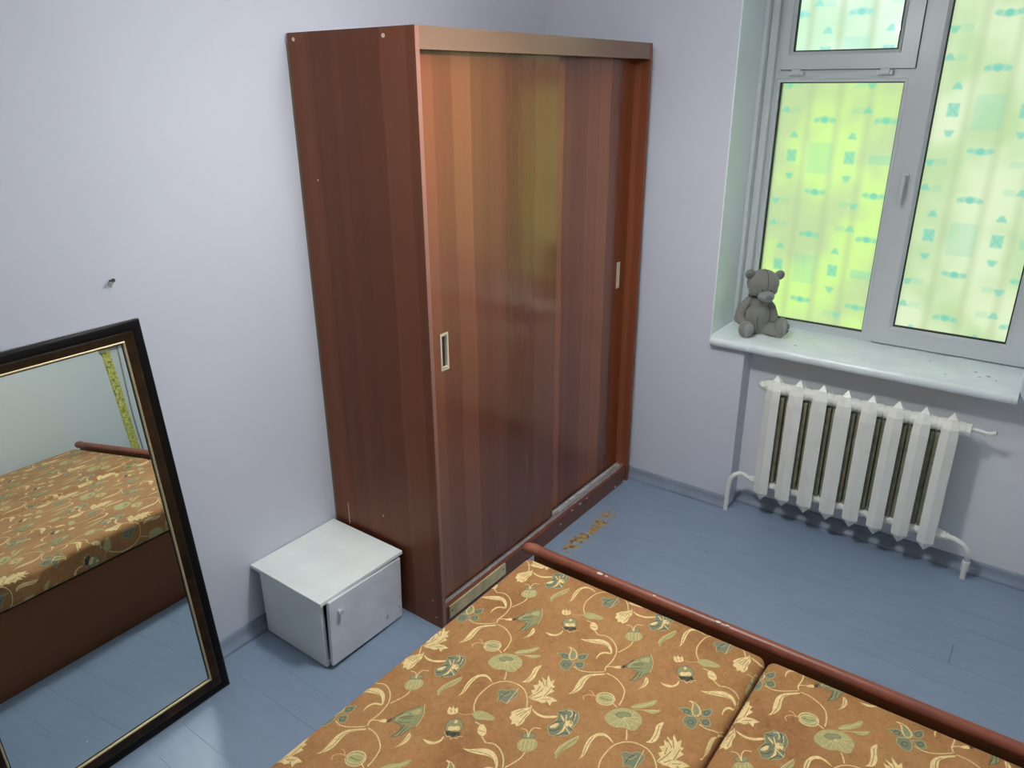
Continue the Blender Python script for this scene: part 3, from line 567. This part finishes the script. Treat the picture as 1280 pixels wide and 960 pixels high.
for sgn, ye in ((1, by1), (-1, by0)):
    b = newbm(); tube(b, smooth_path([(-1.456, ye-.030*sgn, .455), (-1.457, ye-.005*sgn, .455), (-1.462, ye+.018*sgn, .453), (-1.472, ye+.034*sgn, .449)], 4), [.0190, .0205, .021, .0215, .0215, .0215, .0215, .021, .020, .0185, .016, .011, .005], 16); link('rail_end_cap', b, mat('worn_rail_cap', (.29, .095, .052), .5), bed, smooth='all', label='lighter rounded cap at the end of the rail')
for (y, sz) in ((-1.235, .012), (-1.26, .006), (-1.44, .006), (-1.66, .010), (-1.69, .007)):
    b = newbm(); ball(b, (-1.463, y, .4722), (sz*.6, sz, .0020), seg=10); sub('chipped_spot', b, mat('bare_chip', (.62, .55, .50), .5), rl, bed)

def fabric():
    TW, TH = 1024, 740
    CC = {'c': (.93, .82, .585), 'p': (.71, .68, .46), 'g': (.57, .58, .41), 'd': (.20, .25, .20), 's': (.90, .68, .46), 'b': (.47, .51, .41), 'm': (.42, .30, .13)}
    S = []
    for st in MOTIFS.split(';'):
        hd, pp = st.split(':'); c_ = hd[0]; w_ = float(hd[1:]); v = [int(q) for q in pp.split(',')]
        P = [(v[i]/1000*TW, v[i+1]/1000*TH) for i in range(0, len(v), 2)]
        if not (w_ == 0 and len(P) > 24):
            for _ in range(2):                            # round the corners
                Q = []; n_ = len(P); rngs = range(n_) if w_ == 0 else range(n_-1)
                for i in rngs:
                    a, b_ = P[i], P[(i+1) % n_]; Q += [(a[0]*.78+b_[0]*.22, a[1]*.78+b_[1]*.22), (a[0]*.22+b_[0]*.78, a[1]*.22+b_[1]*.78)]
                P = Q if w_ == 0 else [P[0]]+Q+[P[-1]]
        if c_ == 'c' and w_ == 2.2 and len(P) > 2:       # ropes: twisted dashes
            P2 = [P[0]]
            for a, b_ in zip(P[:-1], P[1:]):
                L = math.dist(a, b_); k = max(1, round(L/5))
                P2 += [(a[0]+(b_[0]-a[0])*i/k, a[1]+(b_[1]-a[1])*i/k) for i in range(1, k+1)]
            S.append(((.66, .50, .28), 7.5, P2))
            for i in range(0, len(P2)-2, 3):
                a, b_ = P2[i], P2[i+2]; dx, dy = b_[0]-a[0], b_[1]-a[1]; L = math.hypot(dx, dy)+1e-6; nx, ny = -dy/L, dx/L
                S.append((CC['c'], 5.5, [(a[0]-nx*2.0-dx*.3, a[1]-ny*2.0-dy*.3), (b_[0]+nx*2.0, b_[1]+ny*2.0)]))
        else:
            S.append((CC[c_], w_*3.0, P))
            if w_ == 0 and c_ in 'gb': S.append((CC['d'], 2.2, P+[P[0]]))
            if w_ == 0 and c_ in 'cp': S.append(((.66, .50, .25), 1.6, P+[P[0]]))
    c_, a_ = raster(TW, TH, S)
    im = make_image('woven_floral', c_*1.0, a_)
    def mk(name, O):
        m = mat(name, (.5, .3, .15), .85, sheen=.15); g = NT(m); bs = g.n['Principled BSDF']
        uv = g.node('ShaderNodeUVMap'); uv.uv_map = 'UVMap'
        it = g.node('ShaderNodeTexImage'); it.image = im; it.extension = 'REPEAT'; g.nt.links.new(uv.outputs[0], it.inputs[0])
        p = g.node('ShaderNodeTexCoord').outputs['Object']
        n1 = g.noise(p, 4.0, 4, .6); n2 = g.noise(p, 55, 4, .7, 1.0); X = g.xyz(p)
        gcol = g.ramp(g.math('ADD', g.math('MULTIPLY', n1, .55), g.math('MULTIPLY', n2, .45)), [(.34, (.26, .110, .032)), (.5, (.385, .180, .058)), (.66, (.46, .235, .085))])
        sal = g.step(g.noise(p, 9, 2), .60, .72); gcol = g.mix(g.math('MULTIPLY', sal, .35), gcol, (.55, .22, .10))
        tex = it.outputs[0]; tv = g.node('ShaderNodeVectorMath', operation='SCALE'); g.put(tv.inputs[0], tex); g.put(tv.inputs['Scale'], g.math('ADD', .66, g.math('MULTIPLY', g.noise(p, 150, 3, .6), .62))); tex = tv.outputs[0]; gcol = g.mix(g.math('MULTIPLY', g.step(g.noise(p, 70, 5, .7, 2.0), .57, .64), .35), gcol, (.16, .06, .02))
        fade = g.math('SUBTRACT', 1.0, g.math('MULTIPLY', g.step(n2, .42, .62), .22))
        col = g.mix(g.math('MULTIPLY', it.outputs[1], fade), gcol, tex)
        bright = g.node('ShaderNodeVectorMath', operation='SCALE'); g.put(bright.inputs[0], col); bright.inputs['Scale'].default_value = 1.0
        g.nt.links.new(bright.outputs[0], bs.inputs['Base Color'])
        g.nt.links.new(g.bump(g.math('ADD', g.noise(p, 320, 2), g.math('MULTIPLY', it.outputs[1], .6)), .25, .0015), bs.inputs['Normal'])
        return m
    return mk
FAB = fabric(); M_fab = FAB('floral_upholstery', None)
def mattress(y0, y1, O, label):
    b = newbm(); r = .026
    nx, ny = 48, 22; x0, x1 = bx0, bx1
    box(b, x0, x1, y0, y1, HB-HM, HB, bev=r, seg=6)
    # rounded vertical corners come from the bevel; loosen the top a little
    cx, cy = (x0+x1)/2, (y0+y1)/2; hx, hy = (x1-x0)/2, (y1-y0)/2
    bmesh.ops.bisect_plane(b, geom=b.verts[:]+b.edges[:]+b.faces[:], plane_co=(cx, cy, HB), plane_no=(1, 0, 0))
    for k in range(1, 12):
        for q in (x0+(x1-x0)*k/12,): bmesh.ops.bisect_plane(b, geom=b.verts[:]+b.edges[:]+b.faces[:], plane_co=(q, 0, 0), plane_no=(1, 0, 0))
    for k in range(1, 7):
        bmesh.ops.bisect_plane(b, geom=b.verts[:]+b.edges[:]+b.faces[:], plane_co=(0, y0+(y1-y0)*k/7, 0), plane_no=(0, 1, 0))
    for v in b.verts:
        if v.co.z > HB-.001:
            e1 = 1-min(1, abs(v.co.x-cx)/hx)**4; e2 = 1-min(1, abs(v.co.y-cy)/hy)**4; v.co.z += .004*e1*e2+.0006*math.sin(v.co.x*17+v.co.y*23)
    org = Vector((cx, cy, HB-HM))
    o = link('seat_mattress', b, M_fab, loc=org, smooth='all')
    me = o.data; uvl = me.uv_layers.new(name='UVMap')
    A = np.linalg.inv(np.array([[-.53, .018], [.025, -.383]]))
    for p in me.polygons:
        for li in p.loop_indices:
            c_ = me.vertices[me.loops[li].vertex_index].co+org; drop = HB-c_.z
            X_, Y_ = c_.x, c_.y
            if abs(p.normal.y) > .7: Y_ += math.copysign(max(0, drop-.0), p.normal.y)
            elif abs(p.normal.x) > .7: X_ += math.copysign(drop, p.normal.x)
            ab = A @ np.array([X_-O[0], Y_-O[1]]); uvl.data[li].uv = (ab[0], ab[1])
    return tag(o, label, 'mattress', 'floral mattress halves of the sofa bed')
mattress(seam+.003, by1, (-1.852, -1.375), 'brown floral mattress half nearer the wardrobe')
mattress(by0+.004, seam-.003, (-1.575, -2.232), 'brown floral mattress half farther from the wardrobe, beyond the dark seam')

# ================================================================ RADIATOR
RX = -.002; rad = empty('cast_iron_radiator', (RX, -1.68, 0), 'white cast iron radiator of eight ribbed sections under the window sill', 'radiator')
py0 = -1.322; pp = -.1042; ZB, ZTt = .185, .690
for i in range(8):
    yc = py0+pp*i
    b = newbm()
    # front column with a ridged face, pointed at the foot, leaning back into the top hub
    w2 = .0335
    lev = [(.106, .0, .040, .038), (.150, w2, .066, .050), (.20, w2, .070, .052), (.64, w2, .070, .052), (.69, w2*.95, .062, .044), (.715, w2*.75, .042, .030), (.725, w2*.55, .030, .022)]
    rings = []
    for (z, hw, fx, ex) in lev:
        hw = max(hw, .001); rings.append([b.verts.new((RX-fx, yc, z)), b.verts.new((RX-ex, yc+hw, z)), b.verts.new((RX-ex+.022, yc+hw*.86, z)), b.verts.new((RX-ex+.022, yc-hw*.86, z)), b.verts.new((RX-ex, yc-hw, z))])
    for a, c_ in zip(rings[:-1], rings[1:]):
        for k in range(5): b.faces.new((a[k], a[(k+1) % 5], c_[(k+1) % 5], c_[k]))
    b.faces.new(rings[0]); b.faces.new(rings[-1])
    pk = [b.verts.new((RX+px_, yc+py_, .708)) for px_, py_ in ((-.030, .030), (.022, .030), (.022, -.030), (-.030, -.030))]; ap = b.verts.new((RX-.004, yc, .752))
    b.faces.new(pk)
    for k in range(4): b.faces.new((pk[k], pk[(k+1) % 4], ap))
    sec = link('section', b, M_rad, rad)
    b = newbm(); rings = []
    for (z, hw, x_) in ((.150, .018, .02), (.19, .030, .045), (.66, .030, .045), (.705, .016, .02)):
        rings.append([b.verts.new((RX+.012, yc+hw, z)), b.verts.new((RX+x_+.012, yc+hw*.6, z)), b.verts.new((RX+x_+.012, yc-hw*.6, z)), b.verts.new((RX+.012, yc-hw, z))])
    for a, c_ in zip(rings[:-1], rings[1:]):
        for k in range(4): b.faces.new((a[k], a[(k+1) % 4], c_[(k+1) % 4], c_[k]))
    b.faces.new(rings[0]); b.faces.new(rings[-1]); sub('rear_fin', b, M_rad, sec, rad)
    # inner web, bare iron
    b = newbm(); wa, wb = (-.0495 if i < 7 else -.026), (.0495 if i > 0 else .026); box(b, RX-.026, RX+.012, yc+wa, yc+wb, .205, .655, bev=.006); sub('inner_web', b, M_olive, sec, rad)
    if i in (0, 7): q_ = .0275*(1 if i == 0 else -1); b = newbm(); box(b, RX-.030, RX+.040, yc+q_-.003, yc+q_+.003, .165, .70, bev=.002); sub('end_cheek', b, M_rad, sec, rad)
    # bulging hub pieces
    for zc, rr_ in ((ZB, .026), (ZTt, .031)):
        b = newbm(); tube(b, [(RX-.004, yc+.0521, zc), (RX-.004, yc+.046, zc), (RX-.004, yc+.026, zc), (RX-.004, yc, zc), (RX-.004, yc-.026, zc), (RX-.004, yc-.046, zc), (RX-.004, yc-.0521, zc)], [rr_*.80, rr_*.93, rr_*1.0, rr_*1.06, rr_*1.0, rr_*.93, rr_*.80], 18); sub('hub', b, M_rad, sec, rad, smooth=True)
yA = py0+.0525; yZ = py0+7*pp-.0525
b = newbm(); tube(b, [(RX-.004, yA, ZTt), (RX-.004, yA+.014, ZTt)], .024, 6); tube(b, [(RX-.004, yA+.014, ZTt), (RX-.004, yA+.022, ZTt), (RX-.004, yA+.030, ZTt)], [.012, .016, .010], 12); link('end_plug', b, M_rad, rad, smooth=True)
b = newbm(); tube(b, [(RX-.004, yZ, ZTt), (RX-.004, yZ-.018, ZTt)], .028, 8); link('end_nut', b, M_rad, rad)
b = newbm(); tube(b, smooth_path([(RX-.004, yZ-.018, ZTt+.004), (RX-.004, yZ-.045, ZTt+.006), (RX-.002, yZ-.075, ZTt+.0), (RX, yZ-.105, ZTt+.010)]), .0085, 12); tube(b, [(RX-.002, yZ-.070, ZTt), (RX-.004, yZ-.073, ZTt-.022)], [.009, .003], 10); cut = link('cut_off_pipe', b, M_rad, rad, smooth=True)
b = newbm(); tube(b, [(RX, yZ-.1052, ZTt+.010), (RX, yZ-.1062, ZTt+.0103)], .0065, 10); sub('pipe_bore', b, M_dark, cut, rad)
b = newbm(); tube(b, smooth_path([(RX-.004, yA-.002, ZB), (RX-.004, yA+.030, ZB+.004), (RX-.010, yA+.065, ZB+.018), (RX-.028, yA+.098, ZB+.0), (RX-.030, yA+.112, ZB-.05), (RX-.030, yA+.116, -.012)]), .0115, 14); link('supply_pipe', b, M_rad, rad, smooth=True)
b = newbm(); tube(b, [(RX-.004, yA, ZB), (RX-.004, yA+.016, ZB+.001)], .018, 8); link('pipe_nut', b, M_rad, rad)
b = newbm(); tube(b, [(RX-.004, yZ, ZB), (RX-.004, yZ-.016, ZB+.001)], .020, 8); tube(b, [(RX-.004, yZ-.016, ZB), (RX-.004, yZ-.028, ZB)], .015, 12); link('pipe_nut', b, M_rad, rad)
b = newbm(); tube(b, smooth_path([(RX-.004, yZ-.02, ZB), (RX-.004, yZ-.055, ZB-.004), (RX-.002, yZ-.092, ZB-.025), (RX+.004, yZ-.112, ZB-.065), (RX+.022, yZ-.112, ZB-.11), (RX+.026, yZ-.112, -.012)]), .0115, 14); tube(b, [(RX+.020, yZ-.112, .080), (RX+.024, yZ-.112, .030)], .0155, 14); link('return_pipe', b, M_rad, rad, smooth=True)
for yy in (py0+pp*.5, py0+pp*6.5):
    b = newbm(); box(b, RX+.026, NX-.0005, yy-.005, yy+.005, .650, .660); link('mounting_bracket', b, M_rad, rad)

rad.location.z += .012
# ================================================================ TEDDY BEAR
bc = Vector((.150, -1.138, ZS)); F_ = Vector((-.88, -.47, 0)).normalized(); Rv = Vector((F_.y, -F_.x, 0))  # Rv: to the viewer's right when facing the bear
Rv = Vector((-.47, .88, 0)).normalized()*-1; Rv = Vector((.47, -.88, 0)).normalized()
bmx = Matrix((Rv, -F_, Vector((0, 0, 1)))).transposed().to_4x4(); bmx.translation = bc
# local: x = viewer's right, y = away from the viewer, z up
bear = empty('teddy_bear', None, 'small grey plush teddy bear sitting at the left end of the window sill', 'toy', mtx=bmx)
M_pl = mat('grey_plush', (.24, .24, .215), .95, bump=.35, bscale=220, var=.10, vscale=14, sheen=.5)
M_pl2 = mat('pale_grey_plush', (.29, .31, .31), .95, bump=.35, bscale=220, var=.08, vscale=14, sheen=.5)
M_seam = mat('dark_stitching', (.025, .025, .028), .8)
def rem(o, vox=.0035, it=6):
    md = o.modifiers.new('remesh', 'REMESH'); md.mode = 'VOXEL'; md.voxel_size = vox; md.use_smooth_shade = True
    sm = o.modifiers.new('smooth', 'SMOOTH'); sm.factor = .5; sm.iterations = it
def limb(bm, pts, rs):
    for (a, ra), (c_, rc) in zip(zip(pts[:-1], rs[:-1]), zip(pts[1:], rs[1:])):
        a, c_ = Vector(a), Vector(c_)
        for k in range(7):
            t_ = k/6; ball(bm, a.lerp(c_, t_), ra+(rc-ra)*t_, seg=14)
b = newbm(); ball(b, (0, 0, .080), (.064, .056, .079)); ball(b, (0, .002, .155), (.046, .042, .050)); ball(b, (.0, -.010, .070), (.058, .055, .062))
body = link('body', b, M_pl, bear, shift=False); rem(body)
for sx_ in (-1, 1):
    b = newbm()
    if sx_ < 0: limb(b, [(-.044, -.006, .165), (-.076, -.012, .125), (-.088, -.030, .082), (-.070, -.050, .066)], [.019, .023, .025, .019])
    else: limb(b, [(.040, .004, .165), (.066, .002, .130), (.080, -.006, .092), (.074, -.016, .072)], [.017, .019, .019, .016])
    o = link('arm', b, M_pl, bear, shift=False); rem(o)
b = newbm(); limb(b, [(-.036, -.020, .038), (-.056, -.062, .036)], [.034, .034]); ball(b, (-.056, -.078, .040), (.036, .028, .041)); o = link('leg', b, M_pl, bear, shift=False); rem(o)
b = newbm(); ball(b, (-.050, -.088, .040), (.029, .022, .034)); sub_ = link('foot_sole', b, M_pl2, None, shift=False, smooth='all'); sub_.parent = o
R35 = Matrix.Rotation(math.radians(52), 3, 'Z')
b = newbm(); limb(b, [(.034, -.014, .034), (.084, -.052, .034)], [.030, .032]); ball(b, (.106, -.066, .052), (.033, .030, .050), R35); o2 = link('leg', b, M_pl, bear, shift=False); rem(o2)
so_c = Vector((.116, -.074, .054))
b = newbm(); ball(b, so_c, (.024, .024, .040), R35); s2_ = link('foot_sole', b, M_pl2, None, shift=False, smooth='all'); s2_.parent = o2
# stitched marks on the right sole
def sole_pt(a_, c_):
    n_ = R35 @ Vector((0, -1, 0)); rgt = R35 @ Vector((1, 0, 0))
    y_ = .024*math.sqrt(max(0, 1-(a_/.024)**2-(c_/.040)**2)); return so_c+rgt*a_+Vector((0, 0, c_))+n_*(y_+.0008)
b = newbm()
for st in ([(-.009, .016), (.007, .018), (.008, .010), (-.005, .009)], [(-.010, .003), (-.002, .005), (.008, .004), (.001, -.003), (.009, -.005)], [(-.009, -.010), (.006, -.012), (.007, -.019), (-.008, -.020)]):
    tube(b, [sole_pt(*q) for q in st], .0016, 6)
mk = link('stitched_marks', b, M_seam, None, shift=False); mk.parent = o2
# head
hm = Matrix.Translation((.008, -.014, .248)) @ Matrix.Rotation(math.radians(12), 4, 'Z') @ Matrix.Rotation(math.radians(3), 4, 'Y') @ Matrix.Rotation(math.radians(14), 4, 'X')
def hput(b_):
    for v in b_.verts: v.co = hm @ v.co
    return b_
b = newbm(); ball(b, (0, 0, .004), (.076, .064, .066)); ball(b, (-.034, -.018, -.018), (.036, .036, .034)); ball(b, (.034, -.018, -.018), (.036, .036, .034)); head = link('head', hput(b), M_pl, bear, shift=False); rem(head)
def hsub(name, b_, m_, **k): o_ = link(name, hput(b_), m_, None, shift=False, **k); o_.parent = head; return o_
for sx_ in (-1, 1):
    b = newbm(); ball(b, (sx_*.071, .004, .046), (.025, .014, .025)); oe = hsub('ear', b, M_pl); rem(oe, .003, 4)
    b = newbm(); ball(b, (sx_*.071, -.007, .045), (.016, .006, .016)); hsub('inner_ear', b, mat('ear_lining', (.17, .18, .175), .95), smooth='all')
    b = newbm(); ball(b, (sx_*.020, -.062, -.003), .0030, seg=12); hsub('eye', b, M_seam, smooth='all')
b = newbm(); ball(b, (.004, -.062, -.034), (.040, .030, .027)); hsub('muzzle', b, M_pl2, smooth='all')
b = newbm(); ball(b, (.008, -.089, -.026), (.014, .008, .011)); hsub('nose', b, mat('slate_nose', (.17, .20, .225), .7), smooth='all')
# seams
b = newbm(); tube(b, [(0, -.0655*math.cos(t_), .004+.0665*math.sin(t_)) for t_ in [math.radians(a) for a in range(0, 120, 8)]], .0010, 6); hsub('face_seam', b, M_seam)
b = newbm(); tube(b, [(-.002+.004*math.sin(z_*60), -.010-.055*math.sqrt(max(0, 1-((z_-.070)/.062)**2))-.0015, z_) for z_ in [.03+.009*k for k in range(9)]], .0010, 6); sm_ = link('belly_seam', b, M_seam, None, shift=False); sm_.parent = body
b = newbm(); tube(b, [(.049*math.sin(a), -.002-.046*math.cos(a), .186+.004*math.cos(a)) for a in [math.radians(k) for k in range(-150, 151, 15)]], .0022, 8); link('neck_cord', b, M_seam, bear, shift=False)

# ================================================================ SEEN IN THE MIRROR
b = newbm(); box(b, -1.13, -.985, YF+.0005, YF+.035, .992, 1.03, bev=.003); box(b, -1.13, -1.09, YF+.0005, YF+.022, .965, .992, bev=.002); tag(link('wall_batten', b, mat('taupe_paint', (.40, .38, .32), .5), loc=(-1.05, YF, .99)), 'short taupe batten on the far wall above the yellow strip, seen in the mirror', 'batten')
def leafy():
    m = mat('yellow_leaf_print', (.6, .6, .15), .6); g = NT(m); bs = g.n['Principled BSDF']; p = g.node('ShaderNodeTexCoord').outputs['Object']
    g.nt.links.new(g.ramp(g.noise(p, 60, 3, .6, 1.5), [(.36, (.10, .14, .05)), (.44, (.45, .50, .10)), (.55, (.75, .70, .16)), (.68, (.80, .82, .45))]), bs.inputs['Base Color']); return m
b = newbm(); box(b, -1.116, -1.062, YF+.002, YF+.010, .0, .99, bev=.002); sp_ = link('printed_strip', b, leafy(), loc=(-1.089, YF+.006, 0)); tag(sp_, 'narrow yellow-green leaf-patterned upright strip on the far wall, seen in the mirror', 'strip')
b = newbm(); tube(b, smooth_path([(-1.045, YF+.007, 0), (-1.040, YF+.007, .5), (-1.008, YF+.007, .94), (-1.006, YF+.007, .99)]), .005, 8); tag(link('wall_cable', b, mat('grey_cable', (.35, .35, .33), .6), loc=(-1.045, YF+.007, 0), smooth=True), 'thin grey cable running up the far wall beside the yellow strip', 'cable')
